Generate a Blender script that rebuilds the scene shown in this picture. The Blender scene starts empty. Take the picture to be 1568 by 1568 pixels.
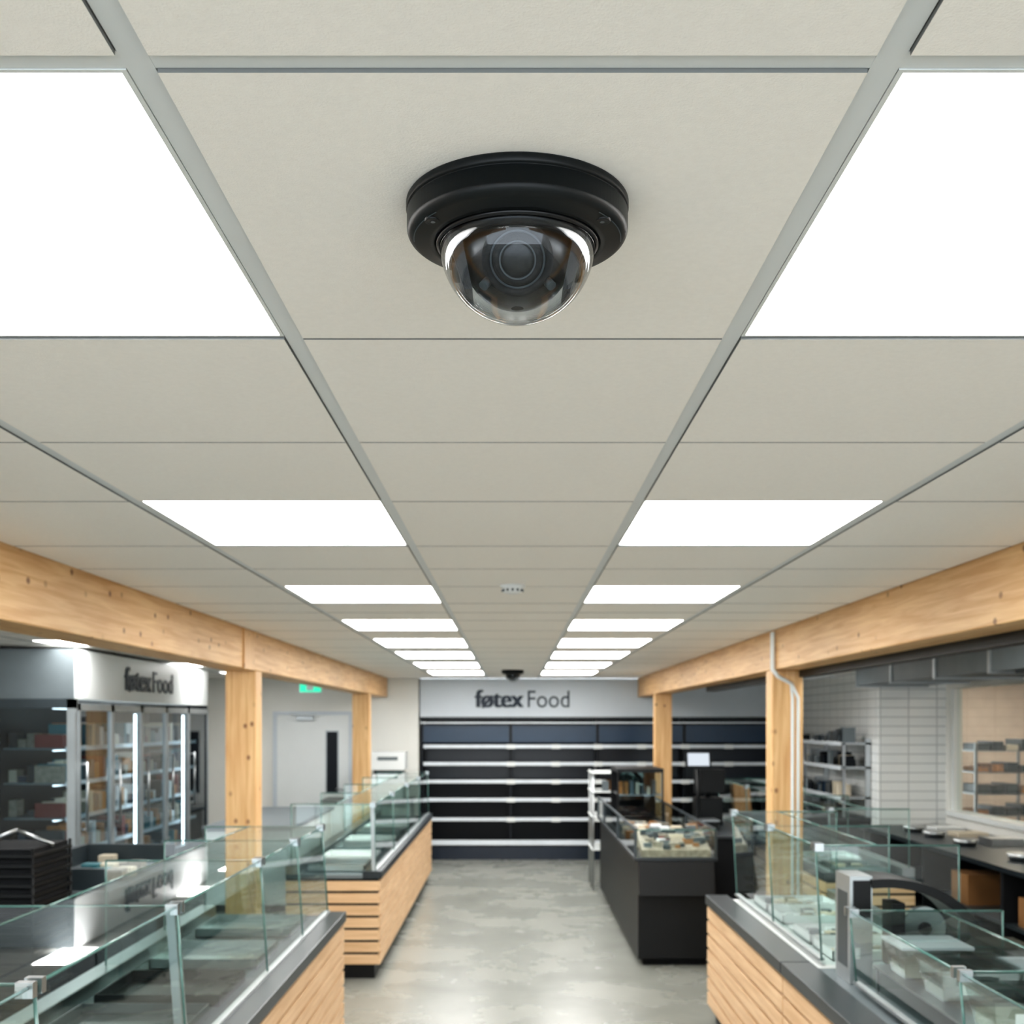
import bpy, bmesh, math, random
from mathutils import Vector, Matrix
random.seed(7)
S = bpy.context.scene
try:
    S.view_settings.view_transform = 'Standard'
    S.view_settings.exposure = 0.62
    S.view_settings.look = 'Medium High Contrast'
except Exception as ex: print('look', ex)

# ---------------------------------------------------------------- materials
def new_mat(name):
    m = bpy.data.materials.new(name); m.use_nodes = True
    nt = m.node_tree; nt.nodes.clear()
    return m, nt, nt.nodes, nt.links
def srgb(r, g, b):
    f = lambda c: (c/255/12.92) if c/255 <= .04045 else ((c/255+.055)/1.055)**2.4
    return (f(r), f(g), f(b), 1)
def pbr(name, col, rough=.5, metal=0, var=.06, scale=6, bump=0, spec=.5, coat=0):
    m, nt, N, L = new_mat(name)
    o = N.new('ShaderNodeOutputMaterial'); p = N.new('ShaderNodeBsdfPrincipled')
    L.new(p.outputs[0], o.inputs[0])
    p.inputs['Roughness'].default_value = rough; p.inputs['Metallic'].default_value = metal
    p.inputs['Specular IOR Level'].default_value = spec
    p.inputs['Coat Weight'].default_value = coat
    tc = N.new('ShaderNodeTexCoord'); n = N.new('ShaderNodeTexNoise')
    n.inputs['Scale'].default_value = scale; n.inputs['Detail'].default_value = 4
    L.new(tc.outputs['Object'], n.inputs['Vector'])
    cr = N.new('ShaderNodeValToRGB')
    cr.color_ramp.elements[0].position = .3; cr.color_ramp.elements[1].position = .7
    cr.color_ramp.elements[0].color = tuple(c*(1-var) for c in col[:3])+(1,)
    cr.color_ramp.elements[1].color = tuple(min(1, c*(1+var)) for c in col[:3])+(1,)
    L.new(n.outputs['Fac'], cr.inputs[0]); L.new(cr.outputs[0], p.inputs['Base Color'])
    if bump:
        b = N.new('ShaderNodeBump'); b.inputs['Strength'].default_value = bump
        b.inputs['Distance'].default_value = .002
        n2 = N.new('ShaderNodeTexNoise'); n2.inputs['Scale'].default_value = 350
        L.new(tc.outputs['Object'], n2.inputs['Vector'])
        L.new(n2.outputs['Fac'], b.inputs['Height']); L.new(b.outputs[0], p.inputs['Normal'])
    return m
def emis(name, col, s):
    m, nt, N, L = new_mat(name)
    o = N.new('ShaderNodeOutputMaterial'); e = N.new('ShaderNodeEmission')
    e.inputs[0].default_value = col; e.inputs[1].default_value = s
    L.new(e.outputs[0], o.inputs[0]); return m
def glass(name, tint=(.86, .94, .92, 1), base=.06, power=3.5, gain=.85):
    m, nt, N, L = new_mat(name)
    o = N.new('ShaderNodeOutputMaterial'); t = N.new('ShaderNodeBsdfTransparent')
    t.inputs[0].default_value = tint
    g = N.new('ShaderNodeBsdfGlossy'); g.inputs['Roughness'].default_value = .01
    mx = N.new('ShaderNodeMixShader')
    lw = N.new('ShaderNodeLayerWeight'); lw.inputs['Blend'].default_value = .5
    mr = N.new('ShaderNodeMath'); mr.operation = 'POWER'; mr.inputs[1].default_value = power
    L.new(lw.outputs['Facing'], mr.inputs[0])
    ma = N.new('ShaderNodeMath'); ma.operation = 'MULTIPLY_ADD'; ma.inputs[1].default_value = gain; ma.inputs[2].default_value = base
    ma.use_clamp = True
    L.new(mr.outputs[0], ma.inputs[0])
    L.new(ma.outputs[0], mx.inputs[0]); L.new(t.outputs[0], mx.inputs[1]); L.new(g.outputs[0], mx.inputs[2])
    L.new(mx.outputs[0], o.inputs[0]); return m
def wood(name, u_axis, base=(225, 188, 137), dark=(203, 158, 106), knots=True, rough=.5):
    m, nt, N, L = new_mat(name)
    o = N.new('ShaderNodeOutputMaterial'); p = N.new('ShaderNodeBsdfPrincipled')
    L.new(p.outputs[0], o.inputs[0]); p.inputs['Roughness'].default_value = rough
    tc = N.new('ShaderNodeTexCoord'); sp = N.new('ShaderNodeSeparateXYZ')
    L.new(tc.outputs['Object'], sp.inputs[0])
    idx = 'XYZ'.index(u_axis); oth = [i for i in range(3) if i != idx]
    add = N.new('ShaderNodeMath'); add.operation = 'ADD'
    L.new(sp.outputs[oth[0]], add.inputs[0]); L.new(sp.outputs[oth[1]], add.inputs[1])
    cb = N.new('ShaderNodeCombineXYZ')
    L.new(sp.outputs[idx], cb.inputs[0]); L.new(add.outputs[0], cb.inputs[1])
    mp = N.new('ShaderNodeMapping'); mp.inputs['Scale'].default_value = (1.2, 22, 1)
    L.new(cb.outputs[0], mp.inputs[0])
    n = N.new('ShaderNodeTexNoise'); n.inputs['Scale'].default_value = 1.6; n.inputs['Detail'].default_value = 6
    n.inputs['Distortion'].default_value = .6
    L.new(mp.outputs[0], n.inputs['Vector'])
    cr = N.new('ShaderNodeValToRGB'); cr.color_ramp.elements[0].position = .35; cr.color_ramp.elements[1].position = .65
    cr.color_ramp.elements[0].color = srgb(*dark); cr.color_ramp.elements[1].color = srgb(*base)
    L.new(n.outputs['Fac'], cr.inputs[0])
    last = cr.outputs[0]
    if knots:
        v = N.new('ShaderNodeTexVoronoi'); v.voronoi_dimensions = '2D'; v.inputs['Scale'].default_value = 5.5
        mp2 = N.new('ShaderNodeMapping'); mp2.inputs['Scale'].default_value = (.8, 1.1, 1)
        L.new(cb.outputs[0], mp2.inputs[0]); L.new(mp2.outputs[0], v.inputs['Vector'])
        kr = N.new('ShaderNodeValToRGB'); kr.color_ramp.elements[0].position = .04; kr.color_ramp.elements[1].position = .11
        kr.color_ramp.elements[0].color = (1, 1, 1, 1); kr.color_ramp.elements[1].color = (0, 0, 0, 1)
        L.new(v.outputs['Distance'], kr.inputs[0])
        s2 = N.new('ShaderNodeSeparateColor'); L.new(v.outputs['Color'], s2.inputs[0])
        gt = N.new('ShaderNodeMapRange'); gt.inputs[1].default_value = .45; gt.inputs[2].default_value = .85; gt.inputs[4].default_value = .9
        L.new(s2.outputs[0], gt.inputs[0])
        ml = N.new('ShaderNodeMath'); ml.operation = 'MULTIPLY'
        L.new(kr.outputs[0], ml.inputs[0]); L.new(gt.outputs[0], ml.inputs[1])
        mx = N.new('ShaderNodeMix'); mx.data_type = 'RGBA'
        L.new(ml.outputs[0], mx.inputs[0]); L.new(last, mx.inputs[6]); mx.inputs[7].default_value = srgb(120, 76, 44)
        last = mx.outputs[2]
    L.new(last, p.inputs['Base Color']); return m

M = {}
M['tile'] = pbr('ceiling_tile_mat', (.90, .882, .848, 1), .9, var=.015, scale=90, bump=.25, spec=.1)
M['seam'] = pbr('tile_edge_mat', (.22, .23, .23, 1), .9, var=.02, spec=.05)
M['tbar'] = pbr('t_bar_mat', (.70, .735, .75, 1), .5, var=.01)
M['plenum'] = pbr('plenum_mat', (.06, .06, .06, 1), .9)
M['panel'] = emis('led_panel_mat', (1, .985, .96, 1), 9)
M['wall'] = pbr('plaster_wall_mat', srgb(230, 230, 225), .8, var=.02, scale=2)
M['beam'] = wood('spruce_beam_mat', 'Y')
M['column'] = wood('spruce_column_mat', 'Z')
M['slat'] = wood('oak_slat_mat', 'Y', (226, 194, 156), (206, 170, 130), knots=False)
M['slatx'] = wood('oak_slat_end_mat', 'X', (226, 194, 156), (206, 170, 130), knots=False)
M['black'] = pbr('black_paint_mat', (.006, .007, .008, 1), .45, spec=.3)
M['blackm'] = pbr('black_matte_mat', (.010, .011, .013, 1), .75, spec=.2)
M['charcoal'] = pbr('charcoal_ledge_mat', srgb(34, 42, 48), .35)
M['navy'] = pbr('navy_panel_mat', srgb(10, 17, 26), .4, spec=.3)
M['blue'] = pbr('blue_panel_mat', srgb(28, 54, 78), .3)
M['blue2'] = pbr('blue_panel_deep_mat', srgb(15, 28, 44), .3)
M['steel'] = pbr('brushed_steel_mat', (.45, .47, .48, 1), .3, 1, var=.05, scale=20)
M['alu'] = pbr('aluminium_mat', (.42, .45, .46, 1), .35, .7)
M['grey'] = pbr('grey_laminate_mat', srgb(106, 115, 119), .5)
M['dgrey'] = pbr('dark_grey_laminate_mat', srgb(56, 65, 70), .35)
M['white'] = pbr('white_laminate_mat', srgb(222, 226, 226), .4, var=.01)
M['fascia'] = pbr('fascia_mat', srgb(198, 206, 213), .4, var=.01)
M['rail'] = pbr('price_rail_mat', srgb(215, 222, 228), .4)
M['ink'] = pbr('sign_ink_mat', srgb(28, 42, 58), .5)
M['glass'] = glass('clear_glass_mat')
M['dome'] = glass('dome_plastic_mat', (.93, .95, .97, 1), base=.03, power=3.3, gain=1.0)
M['dglass'] = glass('fridge_glass_mat', (.56, .68, .73, 1), base=.07)
M['gedge'] = pbr('glass_edge_mat', srgb(84, 122, 116), .15, spec=.8)
M['led'] = emis('led_strip_mat', (.9, .97, 1, 1), 6)
M['ledlow'] = emis('led_shelf_mat', (.88, .96, 1, 1), 2.2)
M['warm'] = emis('warm_lamp_mat', (1, .84, .70, 1), 24)
M['exit'] = emis('exit_green_mat', (.05, .75, .45, 1), .8)
M['screen'] = emis('screen_mat', (.85, .92, 1, 1), .5)
M['peach'] = pbr('peach_wall_mat', srgb(232, 214, 200), .7)
M['card'] = pbr('cardboard_mat', srgb(150, 108, 66), .8)
M['bread'] = pbr('bread_mat', srgb(176, 120, 66), .7, var=.3, scale=30)
M['red'] = pbr('red_pack_mat', srgb(120, 46, 38), .5)
M['teal'] = pbr('teal_pack_mat', srgb(60, 116, 126), .5)
M['cream'] = pbr('cream_pack_mat', srgb(206, 196, 176), .5)
M['tan'] = pbr('muted_goods_mat', srgb(150, 142, 128), .5, var=.3, scale=25)
M['lens'] = pbr('lens_glass_mat', (.004, .005, .008, 1), .05, spec=1, coat=1)
M['domein'] = pbr('camera_interior_mat', (.008, .009, .011, 1), .3, spec=.4)
M['plastic'] = pbr('camera_body_mat', (.006, .0085, .010, 1), .42, spec=.3)
M['tub'] = glass('tub_plastic_mat', (.72, .77, .77, 1), base=.14)

def concrete():
    m, nt, N, L = new_mat('polished_concrete_mat')
    o = N.new('ShaderNodeOutputMaterial'); p = N.new('ShaderNodeBsdfPrincipled'); L.new(p.outputs[0], o.inputs[0])
    tc = N.new('ShaderNodeTexCoord')
    n1 = N.new('ShaderNodeTexNoise'); n1.inputs['Scale'].default_value = 1.3; n1.inputs['Detail'].default_value = 8; n1.inputs['Roughness'].default_value = .55; n1.inputs['Distortion'].default_value = .2
    L.new(tc.outputs['Object'], n1.inputs['Vector'])
    cr = N.new('ShaderNodeValToRGB'); cr.color_ramp.elements[0].position = .2; cr.color_ramp.elements[1].position = .8
    cr.color_ramp.elements[0].color = srgb(116, 118, 112); cr.color_ramp.elements[1].color = srgb(150, 152, 145)
    L.new(n1.outputs['Fac'], cr.inputs[0]); L.new(cr.outputs[0], p.inputs['Base Color'])
    r = N.new('ShaderNodeMapRange'); r.inputs[1].default_value = .3; r.inputs[2].default_value = .7; r.inputs[3].default_value = .24; r.inputs[4].default_value = .30
    L.new(n1.outputs['Fac'], r.inputs[0]); L.new(r.outputs[0], p.inputs['Roughness'])
    return m
M['floor'] = concrete()
def tilewall(plane):
    m, nt, N, L = new_mat('white_wall_tile_'+plane)
    o = N.new('ShaderNodeOutputMaterial'); p = N.new('ShaderNodeBsdfPrincipled'); L.new(p.outputs[0], o.inputs[0])
    p.inputs['Roughness'].default_value = .2
    tc = N.new('ShaderNodeTexCoord'); sp = N.new('ShaderNodeSeparateXYZ'); cb = N.new('ShaderNodeCombineXYZ')
    L.new(tc.outputs['Object'], sp.inputs[0])
    L.new(sp.outputs['X' if plane == 'x' else 'Y'], cb.inputs[0]); L.new(sp.outputs['Z'], cb.inputs[1])
    b = N.new('ShaderNodeTexBrick'); b.offset = 0
    b.inputs['Color1'].default_value = srgb(240, 242, 240); b.inputs['Color2'].default_value = srgb(234, 237, 236)
    b.inputs['Mortar'].default_value = srgb(186, 190, 190); b.inputs['Scale'].default_value = 1
    b.inputs['Mortar Size'].default_value = .006; b.inputs['Brick Width'].default_value = .32; b.inputs['Row Height'].default_value = .105
    L.new(cb.outputs[0], b.inputs['Vector']); L.new(b.outputs[0], p.inputs['Base Color'])
    return m
M['tilex'] = tilewall('x'); M['tiley'] = tilewall('y')

# ---------------------------------------------------------------- builder
class B:
    def __init__(s): s.bm = bmesh.new(); s.mats = []
    def mi(s, k):
        if k not in s.mats: s.mats.append(k)
        return s.mats.index(k)
    def box(s, x0, x1, y0, y1, z0, z1, k):
        if x0 > x1: x0, x1 = x1, x0
        if y0 > y1: y0, y1 = y1, y0
        i = s.mi(k)
        v = [s.bm.verts.new(p) for p in ((x0,y0,z0),(x1,y0,z0),(x1,y1,z0),(x0,y1,z0),(x0,y0,z1),(x1,y0,z1),(x1,y1,z1),(x0,y1,z1))]
        for f in ((0,3,2,1),(4,5,6,7),(0,1,5,4),(1,2,6,5),(2,3,7,6),(3,0,4,7)):
            s.bm.faces.new([v[j] for j in f]).material_index = i
        return s
    def hexa(s, pts, k, kside=None):
        i = s.mi(k); i2 = s.mi(kside) if kside else i; v = [s.bm.verts.new(p) for p in pts]
        for n_, f in enumerate(((0,3,2,1),(4,5,6,7),(0,1,5,4),(1,2,6,5),(2,3,7,6),(3,0,4,7))):
            s.bm.faces.new([v[j] for j in f]).material_index = i if n_ < 2 else i2
        return s
    def quad(s, pts, k):
        v = [s.bm.verts.new(p) for p in pts]; s.bm.faces.new(v).material_index = s.mi(k); return s
    def cyl(s, p0, p1, r, k, n=16, r2=None, smooth=True):
        p0, p1 = Vector(p0), Vector(p1); d = p1-p0; r2 = r if r2 is None else r2
        q = d.to_track_quat('Z', 'Y'); i = s.mi(k)
        a = []; b = []
        for t in range(n):
            c = Vector((math.cos(2*math.pi*t/n), math.sin(2*math.pi*t/n), 0))
            a.append(s.bm.verts.new(p0+q@(c*r))); b.append(s.bm.verts.new(p1+q@(c*r2)))
        for t in range(n):
            f = s.bm.faces.new((a[t], a[(t+1) % n], b[(t+1) % n], b[t])); f.material_index = i; f.smooth = smooth
        s.bm.faces.new(a[::-1]).material_index = i; s.bm.faces.new(b).material_index = i
        return s
    def lathe(s, c, prof, k, n=64, smooth=True, mat=None):
        i = s.mi(k); R = mat or Matrix.Identity(3); c = Vector(c); rings = []
        for r, z in prof:
            if r < 1e-6: rings.append([s.bm.verts.new(c+R@Vector((0, 0, z)))])
            else: rings.append([s.bm.verts.new(c+R@Vector((r*math.cos(2*math.pi*t/n), r*math.sin(2*math.pi*t/n), z))) for t in range(n)])
        for a, b in zip(rings, rings[1:]):
            for t in range(n):
                u = (t+1) % n
                if len(a) == 1 and len(b) == 1: continue
                if len(a) == 1: f = s.bm.faces.new((a[0], b[u], b[t]))
                elif len(b) == 1: f = s.bm.faces.new((a[t], a[u], b[0]))
                else: f = s.bm.faces.new((a[t], a[u], b[u], b[t]))
                f.material_index = i; f.smooth = smooth
        return s
    def done(s, name, parent=None, bevel=0, fixn=True):
        if fixn: bmesh.ops.recalc_face_normals(s.bm, faces=s.bm.faces)
        me = bpy.data.meshes.new(name); s.bm.to_mesh(me); s.bm.free()
        for k in s.mats: me.materials.append(M[k])
        o = bpy.data.objects.new(name, me); S.collection.objects.link(o)
        if bevel:
            b = o.modifiers.new('bevel', 'BEVEL'); b.width = bevel; b.segments = 2; b.limit_method = 'ANGLE'
        if parent: o.parent = parent
        return o
def empty(name):
    o = bpy.data.objects.new(name, None); S.collection.objects.link(o); return o

EYE = 2.04; CZ = 2.70; WY = 17.5
# ---------------------------------------------------------------- shell
B().box(-7, 8.5, -5, 18.5, -.1, 0, 'floor').done('floor')
b = B(); b.box(-7, -1.40, WY, 18.3, 0, CZ, 'wall'); b.done('wall_far')
b = B(); b.box(-1.40, 4.15, 18.2, 18.4, 0, CZ, 'wall'); b.done('wall_far_recess')
B().box(-7, -6.8, -5, WY, 0, CZ, 'wall').done('wall_left')
b = B(); RX = 4.9
b.box(RX, RX+.15, -5, 13.3, 0, 1.04, 'wall'); b.box(RX, RX+.15, -5, 13.3, 2.42, CZ, 'wall')
b.box(RX, RX+.15, -5, 5.5, 1.04, 2.42, 'wall'); b.box(RX, RX+.15, 13.2, 13.3, 1.04, 2.42, 'wall')
b.done('wall_right')
b = B(); b.box(4.15, 5.05, 13.3, 13.36, 0, CZ, 'tilex'); b.box(4.15, 4.21, 13.36, 18.3, 0, CZ, 'tiley'); b.done('wall_tiled_pier')
b = B(); b.box(8.2, 8.4, -5, 18.5, 0, CZ, 'peach'); b.box(5.05, 8.2, 16.2, 16.4, 0, CZ, 'peach'); b.box(5.05, 8.2, 4.6, 4.8, 0, CZ, 'peach'); b.done('wall_bakery')
b = B(); b.box(RX-.04, RX+.19, 5.5, 13.2, 1.0, 1.05, 'white')
for y in (5.5, 7.4, 9.3, 11.25, 13.15): b.box(RX+.03, RX+.1, y, y+.05, 1.05, 2.42, 'white')
b.done('window_1')
b = B(); b.quad([(RX+.07, 5.5, 1.05), (RX+.07, 13.2, 1.05), (RX+.07, 13.2, 2.42), (RX+.07, 5.5, 2.42)], 'glass'); b.done('window_pane')

# ceiling
rows = [-4.8, -4.0, -3.25, -2.5, -1.75, -1.0, -.3, .43, 1.172, 2.012, 2.756, 3.494, 4.38, 5.03, 5.68, 6.49, 7.03, 7.57, 8.43, 9.28, 10.33, 11.0, 12.15, 13.0, 14.2, 15.1, 16.3, 17.5]
pset = {1.172, 3.494, 5.68, 7.57, 9.28, 11.0, 13.0, 15.1, -1.0, -3.25}
cols = [-1.875, -1.125, -.375, .375, 1.125, 1.875]
hb = .0145; drop = .004
c = B(); c.box(-7, 8.5, -5, 18.5, CZ+.03, CZ+.1, 'plenum')
panels = []
def wy(y): return hb if y < 1.2 else (.0028 if y < 3 else .0045 if y < 6 else .008)
def ceil_region(cols, rows, panelcells):
    for x in cols: c.box(x-hb, x+hb, rows[0], rows[-1], CZ, CZ+.03, 'tbar')
    for y in rows:
        if y < 1.2: c.box(cols[0], cols[-1], y-hb, y+hb, CZ+.0005, CZ+.029, 'tbar')
    for i in range(len(cols)-1):
        for j in range(len(rows)-1):
            x0, x1, y0, y1 = cols[i]+hb, cols[i+1]-hb, rows[j]+wy(rows[j]), rows[j+1]-wy(rows[j+1])
            if (i, rows[j]) in panelcells:
                panels.append((x0+.001, x1-.001, y0+.001, y1-.001)); continue
            g = .0008; e = .0012
            x0 += g; x1 -= g; y0 += g*.5; y1 -= g*.5
            z = CZ-drop
            c.hexa([(x0+e, y0+e*.4, z), (x1-e, y0+e*.4, z), (x1-e, y1-e*.4, z), (x0+e, y1-e*.4, z), (x0, y0, CZ+.02), (x1, y0, CZ+.02), (x1, y1, CZ+.02), (x0, y1, CZ+.02)], 'tile', 'seam')
ceil_region(cols, rows, {(1, p) for p in pset} | {(3, p) for p in pset})
rs = [-4.8+.75*i for i in range(31)]; rs[-1] = 17.5
lc = [-6.8, -6.15, -5.4, -4.65, -3.9, -3.15, -2.4, -2.1]
ceil_region(lc, rs, {(4, rs[j]) for j in (1, 4, 7, 10, 13, 16, 19, 24, 27)})
rc = [2.1, 2.4, 3.15, 3.9, 4.65, 4.9]
ceil_region(rc, rs, {(1, rs[j]) for j in (1, 4, 7, 10, 17, 23)})
c.done('ceiling')
B().box(5.05, 8.2, 4.8, 16.2, CZ-.02, CZ+.02, 'wall').done('ceiling_bakery')
for (x0, x1, y0, y1) in panels:
    p = B(); w = .006
    p.box(x0+w, x1-w, y0+w, y1-w, CZ+.0005, CZ+.02, 'panel')
    p.box(x0, x1, y0, y0+w, CZ-.001, CZ+.02, 'white'); p.box(x0, x1, y1-w, y1, CZ-.001, CZ+.02, 'white')
    p.box(x0, x0+w, y0+w, y1-w, CZ-.001, CZ+.02, 'white'); p.box(x1-w, x1, y0+w, y1-w, CZ-.001, CZ+.02, 'white')
    p.done('ceiling_light_panel')

# ---------------------------------------------------------------- timber frame
BI, BO, BZ = 1.864, 2.09, 2.415
for sx in (-1, 1):
    b = B(); b.box(sx*BI, sx*BO, -4.9, 17.48, BZ, CZ+.01, 'beam'); b.done('timber_beam', bevel=.006)
    for y in (1.2, 8.45, 15.4) if sx > 0 else (1.2, 8.54, 15.3):
        b = B(); b.box(sx*(BI+.002), sx*(BO-.002), y, y+.21, 0, BZ, 'column')
        b.done('timber_column', bevel=.006)
b = B(); b.box(-BI+.012, -BI-.01, 8.12, 8.42, BZ-.002, CZ-.01, 'column'); b.done('trim_1')
b = B(); b.box(BO-.03, BO+.05, -4.9, 12.5, BZ-.05, BZ, 'black'); b.done('beam_gap_strip')  # black strip stands in for the dark gap along the beam's lower edge
cu = bpy.data.curves.new('c', 'CURVE'); cu.dimensions = '3D'; cu.bevel_depth = .012; cu.bevel_resolution = 3
for off in (0, .04):
    sp = cu.splines.new('POLY'); pts = [(BI-.02, 8.36-off, CZ-.02), (BI-.02, 8.36-off, BZ+.0), (BI+.02, 8.36-off, BZ-.05), (BI+.13, 8.42-off*.5, BZ-.1), (BI+.14+off, 8.42, BZ-.2), (BI+.14+off, 8.42, .05)]
    sp.points.add(len(pts)-1)
    for q, p in zip(sp.points, pts): q.co = (*p, 1)
o = bpy.data.objects.new('conduit_pipe', cu); S.collection.objects.link(o); cu.materials.append(M['white'])

# ---------------------------------------------------------------- dome cameras
def arc(r, a0, a1, n, cz=0, cr=0): return [(cr+r*math.cos(math.radians(a0+(a1-a0)*i/n)), cz+r*math.sin(math.radians(a0+(a1-a0)*i/n))) for i in range(n+1)]
def dome_camera(x, y, name='dome_security_camera'):
    root = empty(name); root.location = (x, y, CZ-drop)
    b = B()
    b.lathe((0, 0, 0), [(0, 0), (.139, 0), (.1405, -.002), (.1405, -.010), (.139, -.0115), (.1375, -.012), (.1375, -.0135), (.1395, -.0145)]
            + [(.1395, -.034)] + arc(.013, 0, -75, 8, -.034, .1265) + [(.124, -.0475), (.112, -.0505), (.106, -.052), (.1045, -.0505), (.1035, -.0495), (.1, -.0495), (.0995, -.035), (0, -.035)], 'plastic', n=128)
    b.done('housing', root)
    b = B()
    for a in (212, 328, 90):
        a = math.radians(a); rr = .121
        p = Vector((rr*math.cos(a), rr*math.sin(a), -.0482))
        b.lathe(p, [(0, -.0008), (.0085, -.0008), (.0095, -.0012), (.0100, -.0005), (.0105, .003)], 'black', n=24)
        b.cyl(p+Vector((0, 0, .0008)), p+Vector((0, 0, -.0014)), .003, 'dgrey', n=6)
    b.done('screw_1', root)
    b = B()
    for a0, a1 in ((180, 222), (318, 360)):
        n = 16
        for i in range(n):
            t0 = math.radians(a0+(a1-a0)*i/n); t1 = math.radians(a0+(a1-a0)*(i+1)/n)
            for r0, r1, zz in ((.1300, .1312, -.0470),):
                b.quad([(r0*math.cos(t0), r0*math.sin(t0), zz-.0006), (r0*math.cos(t1), r0*math.sin(t1), zz-.0006), (r1*math.cos(t1), r1*math.sin(t1), zz), (r1*math.cos(t0), r1*math.sin(t0), zz)], 'dgrey')
    b.done('groove', root)
    b = B(); R = .0985
    b.lathe((0, 0, -.050), arc(R, 8, -90, 40)[:-1]+[(0, -R)], 'dome', n=96)
    b.lathe((0, 0, -.050), arc(R-.003, 8, -90, 40)[:-1]+[(0, -R+.003)], 'dome', n=96)
    b.done('clear_dome', root)
    b = B(); b.lathe((0, 0, -.0505), [(.0995, .004), (.1025, .001), (.1025, -.003), (.0992, -.0045)], 'domein', n=96); b.done('gasket', root)
    b = B()
    b.lathe((0, 0, -.050), [(0, .002), (.093, .002), (.093, -.006), (.088, -.010), (.082, -.010), (.078, -.002), (0, -.002)], 'domein', n=64)
    d = Vector((0, -.86, -.45)).normalized()
    q = d.to_track_quat('Z', 'Y').to_matrix()
    cpos = Vector((0, .0, -.062))
    b.lathe(cpos, arc(.070, 90, -90, 28)[1:-1], 'domein', n=64)
    for sx in (-1, 1):
        b.hexa([(sx*.056, -.03, -.118), (sx*.066, -.03, -.118), (sx*.066, .03, -.118), (sx*.056, .03, -.118), (sx*.070, -.04, -.05), (sx*.088, -.04, -.05), (sx*.088, .04, -.05), (sx*.070, .04, -.05)], 'domein')
        b.cyl((sx*.058, 0, -.08), (sx*.082, 0, -.08), .018, 'plastic', n=24)
        b.cyl((sx*.036, -.042, -.112), (sx*.042, -.048, -.121), .006, 'dgrey', n=12)
    b.done('gimbal', root)
    b = B()
    b.lathe(cpos+d*.050, [(.044, 0), (.044, .012), (.041, .018), (.036, .020), (.034, .014), (.030, .013), (.0295, .020), (.026, .023), (.022, .023), (.020, .017), (.0145, .012)], 'blackm', n=48, mat=q)
    b.lathe(cpos+d*.050, [(.0145, .012), (.010, .015), (.005, .0165), (0, .017)], 'lens', n=32, mat=q)
    b.lathe(cpos+d*.050, [(.0340, .0142), (.0325, .0147), (.0315, .0142)], 'dgrey', n=48, mat=q)
    b.lathe(cpos+d*.050, [(.0225, .0232), (.0215, .0236), (.0205, .0228)], 'dgrey', n=48, mat=q)
    b.done('lens_barrel', root)
    return root
dome_camera(0.006, 1.49)
dome_camera(0.0, 14.75)

b = B(); b.lathe((0, 5.62, CZ-drop), [(0, 0), (.062, 0), (.062, -.012), (.052, -.016), (.05, -.02), (.045, -.036), (.03, -.042), (0, -.042)], 'white', n=40)
for t in range(12):
    a = 2*math.pi*t/12; b.box(.048*math.cos(a)-.005, .048*math.cos(a)+.005, 5.62+.048*math.sin(a)-.005, 5.62+.048*math.sin(a)+.005, CZ-drop-.032, CZ-drop-.021, 'dgrey')
b.done('smoke_detector')

# ---------------------------------------------------------------- lettering
def text_mesh(body, x0, x1, z0, z1):
    cu = bpy.data.curves.new('t', 'FONT'); cu.body = body; cu.extrude = .004
    o = bpy.data.objects.new('t', cu); S.collection.objects.link(o)
    bpy.context.view_layer.update()
    dg = bpy.context.evaluated_depsgraph_get()
    me = bpy.data.meshes.new_from_object(o.evaluated_get(dg)); bpy.data.objects.remove(o)
    xs = [v.co.x for v in me.vertices]; ys = [v.co.y for v in me.vertices]
    a, b_, c_, d_ = min(xs), max(xs), min(ys), max(ys)
    for v in me.vertices:
        x, y, z = v.co
        v.co = (x0+(x-a)/(b_-a)*(x1-x0), z*1.0, z0+(y-c_)/(d_-c_)*(z1-z0))
    me.materials.append(M['ink']); return me
def lettering(parent, xform):
    parts = [('Food', .79, 1.41, .0, .25, 'lettering_light')]
    for i, (dx, dz) in enumerate(((0, 0), (.009, .003), (.018, .0), (.027, .003), (.034, 0))):
        parts.append(('føtex', dx, .70+dx, dz*1.0-.01, .262+dz, 'lettering_bold'))
    for i, (body, x0, x1, z0, z1, nm) in enumerate(parts):
        me = text_mesh(body, x0, x1, z0, z1)
        me.transform(xform @ Matrix.Translation((0, -.0004*i, 0)))
        o = bpy.data.objects.new(nm, me); S.collection.objects.link(o); o.parent = parent
# ---------------------------------------------------------------- back multideck
root = empty('refrigerated_shelf_wall')
b = B(); X0, X1 = -1.38, 4.12
b.box(X0, X1, WY, 18.15, 2.12, CZ-.01, 'fascia'); b.done('sign_fascia', root)
b = B()
b.box(X0, X1, 18.05, 18.15, 0, 2.12, 'navy'); b.box(X0, X1, 17.45, 18.05, 0, .2, 'blue2'); b.box(X0, X1, 17.42, 17.5, .22, .29, 'rail')
b.box(X0, X1, 17.62, 17.64, 1.74, 2.0, 'blue'); b.box(X0, X1, 18.0, 18.05, 1.18, 1.68, 'blue2')
for x in (X0, -.05, 1.25, 2.55, X1-.06): b.box(x, x+.04, 17.6, 18.05, .2, 2.12, 'navy')
for z in (1.68, 1.42, 1.156, .884, .592):
    b.box(X0+.05, X1-.06, 17.56, 18.03, z-.015, z+.01, 'charcoal')
    b.box(X0+.05, X1-.06, 17.53, 17.56, z-.026, z+.026, 'rail')
    for x in (-.05, .62, 1.25, 1.9, 2.55, 3.2): b.box(x-.04, x+.09, 17.51, 17.56, z-.035, z+.03, 'white')
b.box(X0, X1, 17.5, 17.56, 2.02, 2.045, 'rail'); b.box(X0, X1, 17.5, 18.05, 2.09, 2.12, 'charcoal')
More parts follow.
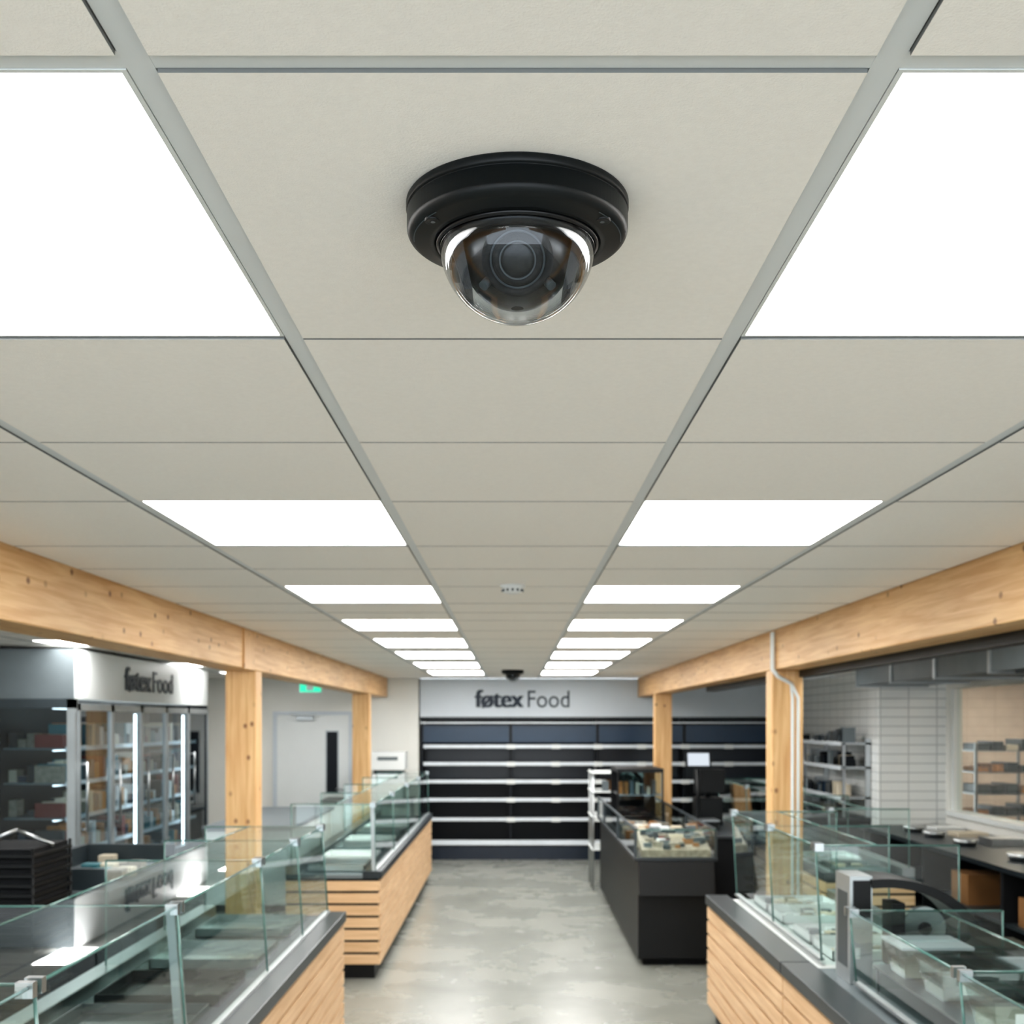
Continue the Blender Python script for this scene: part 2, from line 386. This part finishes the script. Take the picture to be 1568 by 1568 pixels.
b.done('shelving', root)
lettering(root, Matrix.Translation((-.565, WY-.006, 2.26)))

# ---------------------------------------------------------------- display counters
def slats(b, xf, xi, y0, y1, side, ends=True, z0=.12, z1=.80, n=7):
    ph = (z1-z0)/n
    b.box(xf+side*.02, xi, y0+.02, y1-.02, z0, z1, 'black')
    for i in range(n):
        za = z0+i*ph; zb = za+ph-.02
        b.box(xf, xf+side*.02, y0, y1, za, zb, 'slat')
        if ends:
            b.box(xf+side*.02, xi, y0, y0+.02, za, zb, 'slatx'); b.box(xf+side*.02, xi, y1-.02, y1, za, zb, 'slatx')
    b.box(xf+side*.05, xi-side*.04, y0+.05, y1-.05, 0, z0, 'black')
def pane(b, p, k='glass', edge=True, th=.005):
    b.quad(p, k)
    if edge:
        b.cyl(p[2], p[3], th, 'gedge', n=6)
def counter(name, xf, xi, y0, y1, ztop, joints, gb, gt, side, posts=(), topd=.35, deck='grey'):
    root = empty(name)
    b = B(); slats(b, xf, xi, y0, y1, side); b.done('base', root)
    b = B(); b.box(xf-side*.012, xf+side*.14, y0-.005, y1+.005, .80, .86, 'charcoal')
    b.box(xf+side*.14, xi, y0-.005, y1+.005, .80, .83, deck)
    b.box(xi-side*.10, xi, y0-.005, y1+.005, .83, .90, 'steel')
    b.done('worktop', root, bevel=.004)
    b = B(); m = B(); js = sorted(joints)
    for a, c_ in zip(js, js[1:]):
        pane(b, [(gb, a+.006, .86), (gb, c_-.006, .86), (gt, c_-.006, ztop), (gt, a+.006, ztop)])
        xt = gt+side*topd
        b.quad([(gt, a+.006, ztop+.004), (gt, c_-.006, ztop+.004), (xt, c_-.006, ztop+.004), (xt, a+.006, ztop+.004)], 'glass')
        b.cyl((xt, a, ztop+.004), (xt, c_, ztop+.004), .004, 'gedge', n=6)
    for j in js:
        pane(b, [(gb, j, .84), (xi-side*.04, j, .84), (xi-side*.04, j, ztop), (gt, j, ztop)])
        b.cyl((gb, j, .86), (gt, j, ztop), .005, 'gedge', n=6)
        b.cyl((xi-side*.04, j, .86), (xi-side*.04, j, ztop), .005, 'gedge', n=6)
        for dy in (-.028, .028):
            m.box(gt-side*.014, gt+side*.03, j+dy-.014, j+dy+.014, ztop-.025, ztop+.014, 'steel')
    b.done('glazing', root)
    for j in posts:
        m.hexa([(gb, j-.03, .86), (gb+side*.03, j-.03, .86), (gb+side*.03, j+.03, .86), (gb, j+.03, .86), (gt, j-.03, ztop-.02), (gt+side*.03, j-.03, ztop-.02), (gt+side*.03, j+.03, ztop-.02), (gt, j+.03, ztop-.02)], 'alu')
    m.box(gb-side*.015, gb+side*.015, js[0], js[-1], .86, .872, 'alu')
    m.done('fittings', root)
    return root
L1 = counter('glass_display_counter', -1.05, -1.95, 2.3, 7.33, 1.39, [2.32, 2.91, 4.15, 5.52, 6.45, 7.31], -1.15, -1.185, -1, posts=(4.15,), topd=.45, deck='dgrey')
L2 = counter('glass_display_counter', -1.05, -1.80, 9.32, 15.25, 1.39, [9.34, 10.8, 12.3, 13.8, 15.23], -1.09, -1.10, -1, posts=(9.36,), topd=.3)
R1 = counter('glass_display_counter', 1.33, 2.25, 5.80, 8.04, 1.43, [5.82, 6.9, 8.02], 1.53, 1.50, 1, topd=.3, deck='white')
R1b = counter('glass_display_counter', 1.33, 2.25, 2.4, 5.78, 1.19, [2.42, 4.0, 5.3], 1.55, 1.52, 1, topd=.4, deck='grey')
def tray(x0, x1, y0, y1, z, k, par, h=.05, fill=None):
    b = B(); t = .006
    b.box(x0, x1, y0, y1, z, z+t, k); b.box(x0, x0+t, y0, y1, z, z+h, k); b.box(x1-t, x1, y0, y1, z, z+h, k)
    b.box(x0, x1, y0, y0+t, z, z+h, k); b.box(x0, x1, y1-t, y1, z, z+h, k)
    if fill:
        for i in range(14):
            x = random.uniform(x0+.03, x1-.09); y = random.uniform(y0+.03, y1-.09); s = random.uniform(.04, .07)
            b.box(x, x+s, y, y+s, z+t, z+t+s*.6, random.choice(fill))
    return b.done('food_tray', par)
for y in (2.5, 3.1, 4.35, 5.0, 5.75, 6.6): tray(-1.78, -1.25, y, y+.5, .831, random.choice(['steel', 'dgrey', 'black']), L1)
b = B(); b.box(-1.62, -1.45, 3.2, 3.42, .885, .90, 'white'); b.done('price_card', L1)
for y in (5.95, 6.4, 7.05, 7.5): tray(1.62, 2.08, y, y+.38, .831, 'white', R1, fill=['cream', 'white', 'tan', 'grey'])
for i, y in enumerate((9.5, 10.2, 10.95, 11.6, 12.5, 13.1, 14.0)): tray(-1.66, -1.2, y, y+.5, .831, ['steel', 'white'][i % 2], L2)
# raised stainless shelf with clear lidded tubs in the near right case
b = B(); b.box(1.60, 2.19, 3.1, 5.22, .955, .965, 'steel')
for y in (3.12, 4.15, 5.2):
    for x in (1.61, 2.17): b.box(x, x+.012, y-.006, y+.006, .83, .955, 'steel')
b.done('riser_shelf', R1b)
for i, (x, y, s) in enumerate(((1.76, 5.0, .15), (2.04, 4.98, .13), (1.78, 4.6, .16), (2.05, 4.55, .13), (1.77, 4.1, .15), (1.8, 3.5, .16))):
    b = B(); z = .966; h = .13
    b.hexa([(x-s*.8, y-s*.6, z), (x+s*.8, y-s*.6, z), (x+s*.8, y+s*.6, z), (x-s*.8, y+s*.6, z), (x-s*.95, y-s*.9, z+h), (x+s*.95, y-s*.9, z+h), (x+s*.95, y+s*.9, z+h), (x-s*.95, y+s*.9, z+h)], 'tub')
    b.box(x-s, x+s, y-s*.95, y+s*.95, z+h, z+h+.012, 'fascia' if i % 3 == 0 else 'tub')
    b.box(x-s*.8, x+s*.8, y-s*.6, y+s*.6, z+.005, z+.06, ['tan', 'cream', 'grey'][i % 3])
    b.box(x-s*.5, x+s*.5, y-s*.93, y-s*.91, z+.04, z+.09, 'white'); b.done('plastic_food_tub', R1b)
b = B(); b.box(1.555, 1.66, 5.42, 5.66, .831, 1.33, 'alu'); b.box(1.57, 1.65, 5.41, 5.42, 1.14, 1.31, 'black'); b.box(1.58, 1.60, 5.412, 5.42, .95, 1.0, 'white'); b.box(1.553, 1.556, 5.46, 5.62, .9, 1.25, 'dgrey'); b.done('steel_control_cabinet', R1b, bevel=.008)
b = B(); b.box(1.80, 2.22, 5.36, 5.74, .90, .98, 'steel')
n = 14
for i in range(n):
    a0 = math.pi*.05+math.pi*.5*i/n; a1 = math.pi*.05+math.pi*.5*(i+1)/n
    q = lambda a, r: (1.72+.46*math.cos(a)*1.0*r, .98+.34*math.sin(a)*r)
    (xa, za), (xb, zb) = q(a0, 1), q(a1, 1); (xc, zc), (xd, zd) = q(a1, .88), q(a0, .88)
    b.hexa([(xa, 5.4, za), (xb, 5.4, zb), (xb, 5.7, zb), (xa, 5.7, za), (xd, 5.4, zd), (xc, 5.4, zc), (xc, 5.7, zc), (xd, 5.7, zd)], 'black')
b.cyl((1.92, 5.48, 1.08), (1.92, 5.52, 1.08), .10, 'steel', n=32); b.cyl((1.92, 5.46, 1.08), (1.92, 5.48, 1.08), .03, 'black', n=16); b.box(1.76, 1.82, 5.45, 5.6, .90, 1.2, 'black'); b.done('meat_slicer', R1b)

# ---------------------------------------------------------------- black island
root = empty('black_chiller_island')
b = B(); b.box(1.05, 1.68, 9.83, 14.1, .06, .88, 'black'); b.box(1.10, 1.63, 9.9, 14.05, 0, .06, 'blackm'); b.box(1.02, 1.71, 9.8, 14.13, .88, .91, 'charcoal')
b.hexa([(1.05, 9.72, .60), (1.68, 9.72, .60), (1.68, 9.84, .60), (1.05, 9.84, .60), (1.05, 9.80, .88), (1.68, 9.80, .88), (1.68, 9.84, .88), (1.05, 9.84, .88)], 'black')
b.done('cabinet', root, bevel=.006)
b = B()
b.hexa([(1.08, 9.85, .91), (1.66, 9.85, .91), (1.66, 10.35, 1.04), (1.08, 10.35, 1.04), (1.08, 9.85, .97), (1.66, 9.85, .97), (1.66, 10.35, 1.10), (1.08, 10.35, 1.10)], 'tan')
for i in range(300):
    x = random.uniform(1.09, 1.58); y = random.uniform(9.86, 12.5); z = .98+.13*min(1, (y-9.85)/.5) if y < 10.35 else .96
    s = random.uniform(.04, .09); b.box(x, x+s, y, y+s, z-.04, z+s*.4, random.choice(['cream', 'grey', 'tan', 'grey', 'card', 'dgrey', 'tan', 'dgrey', 'charcoal', 'red', 'white']))
b.done('packed_goods', root)
b = B()
for x in (1.03, 1.70):
    pane(b, [(x, 9.85, .91), (x, 14.1, .91), (x, 14.1, 1.14), (x, 9.85, 1.14)])
pane(b, [(1.03, 9.83, .91), (1.70, 9.83, .91), (1.70, 9.83, 1.14), (1.03, 9.83, 1.14)])
b.done('glazing', root)
b = B()
for x in (1.03, 1.70):
    b.box(x-.01, x+.01, 9.84, 14.1, 1.135, 1.15, 'dgrey')
    for y in (9.85, 11.5, 13.2, 14.1): b.box(x-.012, x+.012, y-.012, y+.012, .91, 1.15, 'dgrey')
b.done('rails', root)
b = B(); b.box(1.12, 1.62, 12.6, 13.4, .91, .97, 'black'); b.box(1.12, 1.62, 12.6, 13.4, 1.50, 1.54, 'black')
for x in (1.12, 1.60):
    for y in (12.6, 13.38): b.box(x, x+.02, y, y+.02, .97, 1.50, 'black')
b.box(1.12, 1.62, 13.37, 13.39, .97, 1.50, 'blackm')
b.box(1.14, 1.60, 12.64, 13.36, 1.25, 1.26, 'steel')
b.quad([(1.13, 12.605, .97), (1.61, 12.605, .97), (1.61, 12.605, 1.50), (1.13, 12.605, 1.50)], 'dglass')
for i in range(7): b.box(1.16+.06*i, 1.2+.06*i, 12.8, 12.95, 1.26, 1.26+random.uniform(.05, .16), random.choice(['cream', 'grey', 'dgrey', 'bread']))
b.done('countertop_display_cabinet', root)
b = B()
for y in (14.25, 14.6, 14.98):
    b.cyl((.98, y, 0), (.98, y, 1.45), .012, 'steel', n=8)
for z in (.5, .9, 1.2, 1.43): b.box(.96, 1.5, 14.22, 15.02, z-.012, z, 'white')
for y in (14.25, 14.98): b.cyl((1.48, y, 0), (1.48, y, 1.45), .012, 'steel', n=8)
for i in range(26):
    x = random.uniform(1.0, 1.4); y = random.uniform(14.28, 14.85); z = random.choice((.5, .9, 1.2)); b.box(x, x+.08, y, y+.08, z, z+.12, random.choice(['tan', 'grey', 'card', 'dgrey', 'charcoal']))
b.done('wire_display_rack')

# rear deli display counter
R3 = counter('glass_display_counter', 2.45, 3.15, 9.2, 14.2, 1.36, [9.22, 10.9, 12.5, 14.18], 2.50, 2.48, 1, topd=.3, deck='grey')
for i, y in enumerate((9.4, 10.1, 11.1, 11.8, 12.8)): tray(2.6, 3.0, y, y+.5, .831, ['steel', 'white'][i % 2], R3, fill=['cream', 'tan', 'grey'])
desk = empty('service_desk')
b = B(); b.box(1.80, 2.30, 11.2, 12.8, 0, .93, 'blackm'); b.box(1.78, 2.32, 11.18, 12.82, .93, .96, 'charcoal'); b.done('desk', desk, bevel=.005)
def scale(x, y, z, par):
    b = B(); b.box(x-.16, x+.16, y-.16, y+.16, z, z+.08, 'black'); b.box(x-.17, x+.17, y-.17, y+.17, z+.09, z+.10, 'steel')
    b.box(x-.12, x+.12, y-.1, y+.1, z+.08, z+.09, 'black'); b.cyl((x, y+.14, z+.08), (x, y+.14, z+.6), .02, 'black', n=12)
    b.hexa([(x-.13, y+.10, z+.62), (x+.13, y+.10, z+.62), (x+.13, y+.14, z+.62), (x-.13, y+.14, z+.62), (x-.13, y+.14, z+.78), (x+.13, y+.14, z+.78), (x+.13, y+.18, z+.78), (x-.13, y+.18, z+.78)], 'black')
    b.quad([(x-.11, y+.0995, z+.635), (x+.11, y+.0995, z+.635), (x+.11, y+.135, z+.765), (x-.11, y+.135, z+.765)], 'screen')
    b.done('counter_scale', par)
scale(1.90, 11.9, .96, desk)
b = B()
b.box(1.92, 2.2, 12.3, 12.55, .96, 1.25, 'black'); b.box(1.9, 2.22, 12.28, 12.33, 1.3, 1.55, 'black'); b.cyl((2.06, 12.42, 1.2), (2.06, 12.36, 1.4), .03, 'black'); b.done('cash_register', desk, bevel=.006)

# rear worktop along the right wall
root = empty('kitchen_worktop')
b = B(); b.box(3.85, 4.86, 5.6, 13.1, .86, .90, 'charcoal'); b.box(4.55, 4.86, 5.7, 13.0, .1, .86, 'blackm')
b.box(3.9, 4.55, 5.7, 13.0, .42, .45, 'dgrey'); b.box(3.9, 4.55, 5.7, 13.0, .08, .11, 'dgrey')
for y in (5.7, 7.5, 9.3, 11.1, 12.95): b.box(3.88, 4.55, y, y+.05, 0, .86, 'blackm')
b.done('carcass', root)
b = B()
for y in (6.9, 8.3, 8.8, 10.2):
    h = random.uniform(.22, .33); b.box(3.95, 4.35, y, y+.38, .45, .45+h, 'card'); b.box(3.949, 3.95, y+.17, y+.21, .45, .45+h, 'cream')
for y in (6.2, 7.9, 10.0): b.box(3.95, 4.4, y, y+.5, .11, .36, 'dgrey')
b.done('cardboard_boxes', root)
b = B()
for i, y in enumerate((6.6, 7.6, 8.2, 9.6, 10.8, 11.6, 12.2)):
    b.box(4.4, 4.7, y, y+.3, .90, .90+random.uniform(.03, .1), ['white', 'steel', 'cream'][i % 3])
    b.cyl((4.2, y+.1, .90), (4.2, y+.1, .96), .09, 'steel', n=16, r2=.12)
b.done('worktop_trays', root)
b = B(); b.box(3.75, 4.5, 8.0, 12.8, 2.44, CZ-drop-.01, 'grey')
for y in (8.0, 9.2, 10.4, 11.6, 12.76): b.box(3.73, 4.52, y, y+.04, 2.42, CZ-drop-.005, 'alu')
b.box(3.85, 4.4, 8.5, 9.0, 2.415, 2.44, 'dgrey'); b.done('ventilation_duct')
b = B()
for z in (1.15, 1.5, 1.78):
    b.box(3.8, 4.14, 13.6, 17.2, z, z+.025, 'steel'); b.box(3.79, 3.805, 13.6, 17.2, z-.01, z+.035, 'rail')
b.box(3.75, 4.14, 13.6, 17.2, 0, .9, 'navy'); b.box(3.73, 4.14, 13.58, 17.22, .9, .94, 'charcoal')
for y in (13.6, 15.4, 17.17): b.box(4.08, 4.14, y, y+.03, .9, 1.85, 'steel'); b.box(3.82, 3.85, y, y+.03, .9, 1.8, 'steel')
for i in range(60):
    y = random.uniform(13.7, 17); z = random.choice((.94, 1.175, 1.525, 1.805)); h = random.uniform(.06, .18); b.box(3.85, 4.0, y, y+.1, z, z+h, random.choice(['grey', 'steel', 'black', 'navy', 'dgrey', 'blue', 'cream']))
b.done('wall_shelf_unit')
for y in (9.0, 12.4):
    b = B(); b.cyl((2.6, y, CZ-drop), (2.6, y, CZ-.06), .02, 'black'); b.cyl((2.6, y-.06, CZ-.13), (2.6, y+.05, CZ-.06), .045, 'black', n=20); b.cyl((2.6, y-.063, CZ-.132), (2.6, y-.06, CZ-.13), .036, 'screen', n=20); b.done('spotlight')
# bakery room
for y in (7.2, 8.8, 10.4, 12.0, 13.6):
    b = B(); xr = 5.7 if y < 13 else 5.35
    for x in (xr, xr+.75):
        for yy in (y, y+.6): b.box(x, x+.03, yy, yy+.03, 0, 1.8, 'steel')
    for z in (.4, .7, .95, 1.2, 1.45, 1.7):
        b.box(xr, xr+.78, y, y+.63, z, z+.015, 'steel')
        for i in range(4):
            xx = xr+.05+.17*i
            b.box(xx, xx+.13, y+.05, y+.5, z+.016, z+.016+random.uniform(.05, .13), random.choice(['bread', 'cream', 'bread', 'dgrey', 'charcoal']))
    b.done('bread_rack')
b = B(); b.box(7.5, 8.15, 8.2, 11.5, 0, 2.1, 'steel')
for y in (8.25, 9.35, 10.45): b.box(7.47, 7.5, y, y+1.0, .5, 1.2, 'black'); b.box(7.47, 7.5, y, y+1.0, 1.3, 2.0, 'black')
b.done('bakery_oven')
for y in (6.8, 9.2, 11.6, 14.2):
    b = B(); b.box(6.2, 6.4, y, y+1.2, CZ-.06, CZ-.02, 'white'); b.box(6.22, 6.38, y+.02, y+1.18, CZ-.065, CZ-.06, 'warm'); b.done('bakery_lamp')

# ---------------------------------------------------------------- left glass-door fridge
root = empty('glass_door_fridge')
FX = -3.7; FY0, FY1 = 9.94, 14.26
b = B(); b.box(FX, FX-1.45, FY0+.01, FY1, 2.24, 2.66, 'white'); b.box(FX-.01, FX-1.45, FY0, FY0+.01, 2.24, 2.66, 'grey'); b.done('canopy', root)  # near end face in grey: its shade is put into the colour
b = B()
b.box(FX-.02, FX-1.4, FY0+.02, FY1-.02, 0, .55, 'charcoal'); b.box(FX-1.36, FX-1.4, FY0, FY1, .55, 2.24, 'navy')
b.box(FX, FX-1.4, FY1-.05, FY1, .55, 2.24, 'navy'); b.box(FX, FX-1.4, FY0, FY1, .5, .60, 'alu')
b.box(FX, FX-.07, FY0, FY0+.07, .55, 2.24, 'alu'); b.box(FX-1.33, FX-1.4, FY0, FY0+.06, .55, 2.24, 'alu'); b.box(FX-.0, FX-1.4, FY0, FY0+.05, 2.16, 2.24, 'dgrey')
b.box(FX-.7, FX-.75, FY0, FY0+.05, .55, 2.24, 'black')
nd = 5; dw = (FY1-FY0-.07)/nd
for i in range(nd):
    y = FY0+.07+i*dw
    b.box(FX+.01, FX-.03, y, y+.04, .6, 2.2, 'alu'); b.box(FX+.01, FX-.03, y+dw-.04, y+dw, .6, 2.2, 'alu')
    b.box(FX+.01, FX-.03, y, y+dw, 2.14, 2.2, 'alu'); b.box(FX+.01, FX-.03, y, y+dw, .6, .66, 'alu')
    b.cyl((FX+.05, y+.08, 1.1), (FX+.05, y+.08, 1.7), .012, 'steel', n=8)
    for z in (1.12, 1.68): b.cyl((FX+.05, y+.08, z), (FX, y+.08, z), .008, 'steel', n=6)
b.done('frame', root)
b = B()
b.quad([(FX-.01, FY0+.07, .6), (FX-.01, FY1, .6), (FX-.01, FY1, 2.2), (FX-.01, FY0+.07, 2.2)], 'dglass')
b.quad([(FX-.05, FY0+.02, .6), (FX-1.35, FY0+.02, .6), (FX-1.35, FY0+.02, 2.16), (FX-.05, FY0+.02, 2.16)], 'dglass')
b.done('door_glass', root)
b = B()
for i in (2, 4, 5):
    y = FY0+.07+i*dw
    b.box(FX-.05, FX-.07, y-.008, y+.008, .66, 2.12, 'led')
b.box(FX-.05, FX-.07, FY0+.1, FY0+.115, .66, 2.12, 'ledlow')
for z in (.92, 1.22, 1.52, 1.82, 2.18):
    b.box(FX-.20, FX-.23, FY0+.1, FY1-.1, z-.028, z-.018, 'ledlow')
    b.box(FX-.85, FX-.87, FY0+.1, FY1-.1, z-.028, z-.018, 'ledlow')
b.done('led_strips', root)
b = B()
for z in (.62, .92, 1.22, 1.52, 1.82):
    b.box(FX-.12, FX-.65, FY0+.1, FY1-.08, z-.015, z, 'grey')
    b.box(FX-.118, FX-.12, FY0+.1, FY1-.08, z-.03, z+.01, 'rail')
    b.box(FX-.78, FX-1.33, FY0+.1, FY1-.08, z-.015, z, 'dgrey')
b.box(FX-.68, FX-.72, FY0+.1, FY1-.08, .55, 2.2, 'navy')
b.done('shelves', root)
b = B()
for z in (.62, .92, 1.22, 1.52, 1.82):
    y = FY0+.14
    while y < FY1-.2:
        w = random.uniform(.05, .11)
        if random.random() < .85: b.box(FX-.16, FX-.4, y, y+w, z, z+random.uniform(.07, .22), random.choice(['cream', 'white', 'teal', 'bread', 'tan', 'charcoal', 'dgrey', 'red', 'blue']))
        y += w+.012
    for x0_ in (.8, .2):
        x = FX-x0_
        while x > FX-x0_-.42:
            if random.random() < .85: b.box(x, x-.07, FY0+.25, FY0+.4, z, z+random.uniform(.05, .2), random.choice(['teal', 'bread', 'tan', 'charcoal', 'navy', 'cream', 'blue', 'dgrey']))
            x -= .08
b.done('packaged_food', root)
lettering(root, Matrix.Translation((FX+.006, 11.2, 2.345)) @ Matrix.Rotation(math.radians(90), 4, 'Z') @ Matrix.Diagonal((1.12, 1, .85, 1)))

b = B(); b.box(-3.5, -2.75, 7.95, 9.6, .1, .82, 'navy'); b.box(-3.45, -2.8, 8.0, 9.55, 0, .1, 'black'); b.box(-3.53, -2.72, 7.92, 9.63, .82, .90, 'grey')
for y in (7.95, 9.57): b.box(-3.5, -2.75, y, y+.03, .9, 1.05, 'dgrey')
b.box(-3.5, -3.46, 7.95, 9.6, .9, 1.05, 'dgrey')
for i in range(20):
    x = random.uniform(-3.4, -2.9); y = random.uniform(8.05, 9.4); b.box(x, x+.12, y, y+.12, .9, .9+random.uniform(.03, .1), random.choice(['tan', 'grey', 'cream', 'teal', 'charcoal']))
b.done('low_chest_chiller', bevel=.006)
b = B(); b.box(-3.35, -2.9, 7.1, 7.7, 0, .06, 'black')
z = .08
while z < 1.28:
    b.box(-3.36, -2.89, 7.09, 7.71, z, z+.02, 'black'); b.box(-3.34, -2.91, 7.11, 7.69, z+.02, z+.05, 'blackm'); z += .06
for x, y in ((-3.35, 7.1), (-2.9, 7.1), (-3.35, 7.7), (-2.9, 7.7)): b.cyl((x, y, .0), (x, y, 1.28), .01, 'black', n=8)
b.cyl((-3.36, 7.4, 1.27), (-3.12, 7.4, 1.36), .012, 'steel', n=8); b.cyl((-3.12, 7.4, 1.36), (-2.89, 7.4, 1.27), .012, 'steel', n=8)
b.done('shopping_basket_stack')
cab = empty('storage_cabinet')
b = B(); b.box(-2.7, -1.45, 16.6, 17.3, .08, .9, 'white'); b.box(-2.65, -1.5, 16.66, 17.25, 0, .08, 'charcoal'); b.box(-2.72, -1.43, 16.57, 17.32, .9, .94, 'grey')
for x in (-2.28, -1.86): b.box(x, x+.006, 16.595, 16.6, .1, .88, 'charcoal')
b.done('carcass', cab, bevel=.004)
b = B(); b.box(-2.0, -1.55, 16.7, 17.15, .94, 1.30, 'white'); b.box(-2.02, -1.53, 16.68, 17.17, 1.36, 1.62, 'white'); b.box(-1.98, -1.57, 16.75, 17.12, 1.30, 1.36, 'charcoal'); b.box(-1.92, -1.63, 16.675, 16.68, 1.5, 1.55, 'grey'); b.done('label_printer', cab, bevel=.012)
b = B(); b.box(-3.3, -2.4, 12.6, 15.6, .08, .88, 'white'); b.box(-3.25, -2.45, 12.65, 15.55, 0, .08, 'charcoal'); b.box(-3.33, -2.37, 12.57, 15.63, .88, .92, 'grey'); b.done('prep_counter', bevel=.004)

# door in far wall
root = empty('door_1')
b = B(); dx0, dx1 = -3.50, -2.43
b.box(dx0, dx1, WY-.04, WY-.001, 0, 2.15, 'white'); b.done('leaf', root, bevel=.004)
b = B(); b.box(dx0-.06, dx0, WY-.05, WY, 0, 2.2, 'fascia'); b.box(dx1, dx1+.06, WY-.05, WY, 0, 2.2, 'fascia'); b.box(dx0, dx1, WY-.05, WY, 2.15, 2.2, 'fascia'); b.done('frame', root)
b = B(); b.box(-2.76, -2.60, WY-.048, WY-.04, 1.0, 1.9, 'navy'); b.box(-2.78, -2.58, WY-.044, WY-.038, .98, 1.92, 'alu'); b.box(-3.2, -2.95, WY-.1, WY-.04, 2.07, 2.13, 'alu'); b.box(-3.3, -2.9, WY-.12, WY-.1, 2.15, 2.17, 'alu')
b.cyl((-2.50, WY-.09, 1.05), (-2.62, WY-.09, 1.05), .012, 'steel', n=10); b.cyl((-2.50, WY-.09, 1.05), (-2.50, WY-.04, 1.05), .012, 'steel', n=10); b.done('fittings', root)
b = B(); b.box(-2.54, -2.27, 13.98, 14.02, 2.39, 2.52, 'white'); b.quad([(-2.53, 13.975, 2.40), (-2.28, 13.975, 2.40), (-2.28, 13.975, 2.51), (-2.53, 13.975, 2.51)], 'exit')
b.box(-2.45, -2.37, 13.972, 13.975, 2.42, 2.49, 'white'); b.cyl((-2.4, 14, 2.52), (-2.4, 14, CZ-drop), .008, 'white', n=8); b.done('exit_sign')
B().box(-6.8, -3.6, WY-.015, WY, 0, .1, 'grey').done('baseboard_far')
B().box(-6.8, -6.785, -5, WY-.02, 0, .1, 'grey').done('baseboard_left')

# ---------------------------------------------------------------- world (ambient fill added to lift the ceiling; room left open behind the camera)
w = bpy.data.worlds.new('ambient_fill'); S.world = w; w.use_nodes = True
bg = w.node_tree.nodes['Background']; bg.inputs[0].default_value = (.86, .93, 1, 1); bg.inputs[1].default_value = 2.8

cd = bpy.data.cameras.new('camera'); co = bpy.data.objects.new('camera', cd); S.collection.objects.link(co)
co.location = (0, 0, EYE); co.rotation_euler = (math.radians(90), 0, 0)
cd.sensor_width = 36; cd.lens = 1800/1568*36; cd.shift_y = (1106-784)/1568; cd.shift_x = -.0006
cd.clip_start = .05; cd.dof.use_dof = True; cd.dof.focus_distance = 1.45; cd.dof.aperture_fstop = 9
S.camera = co
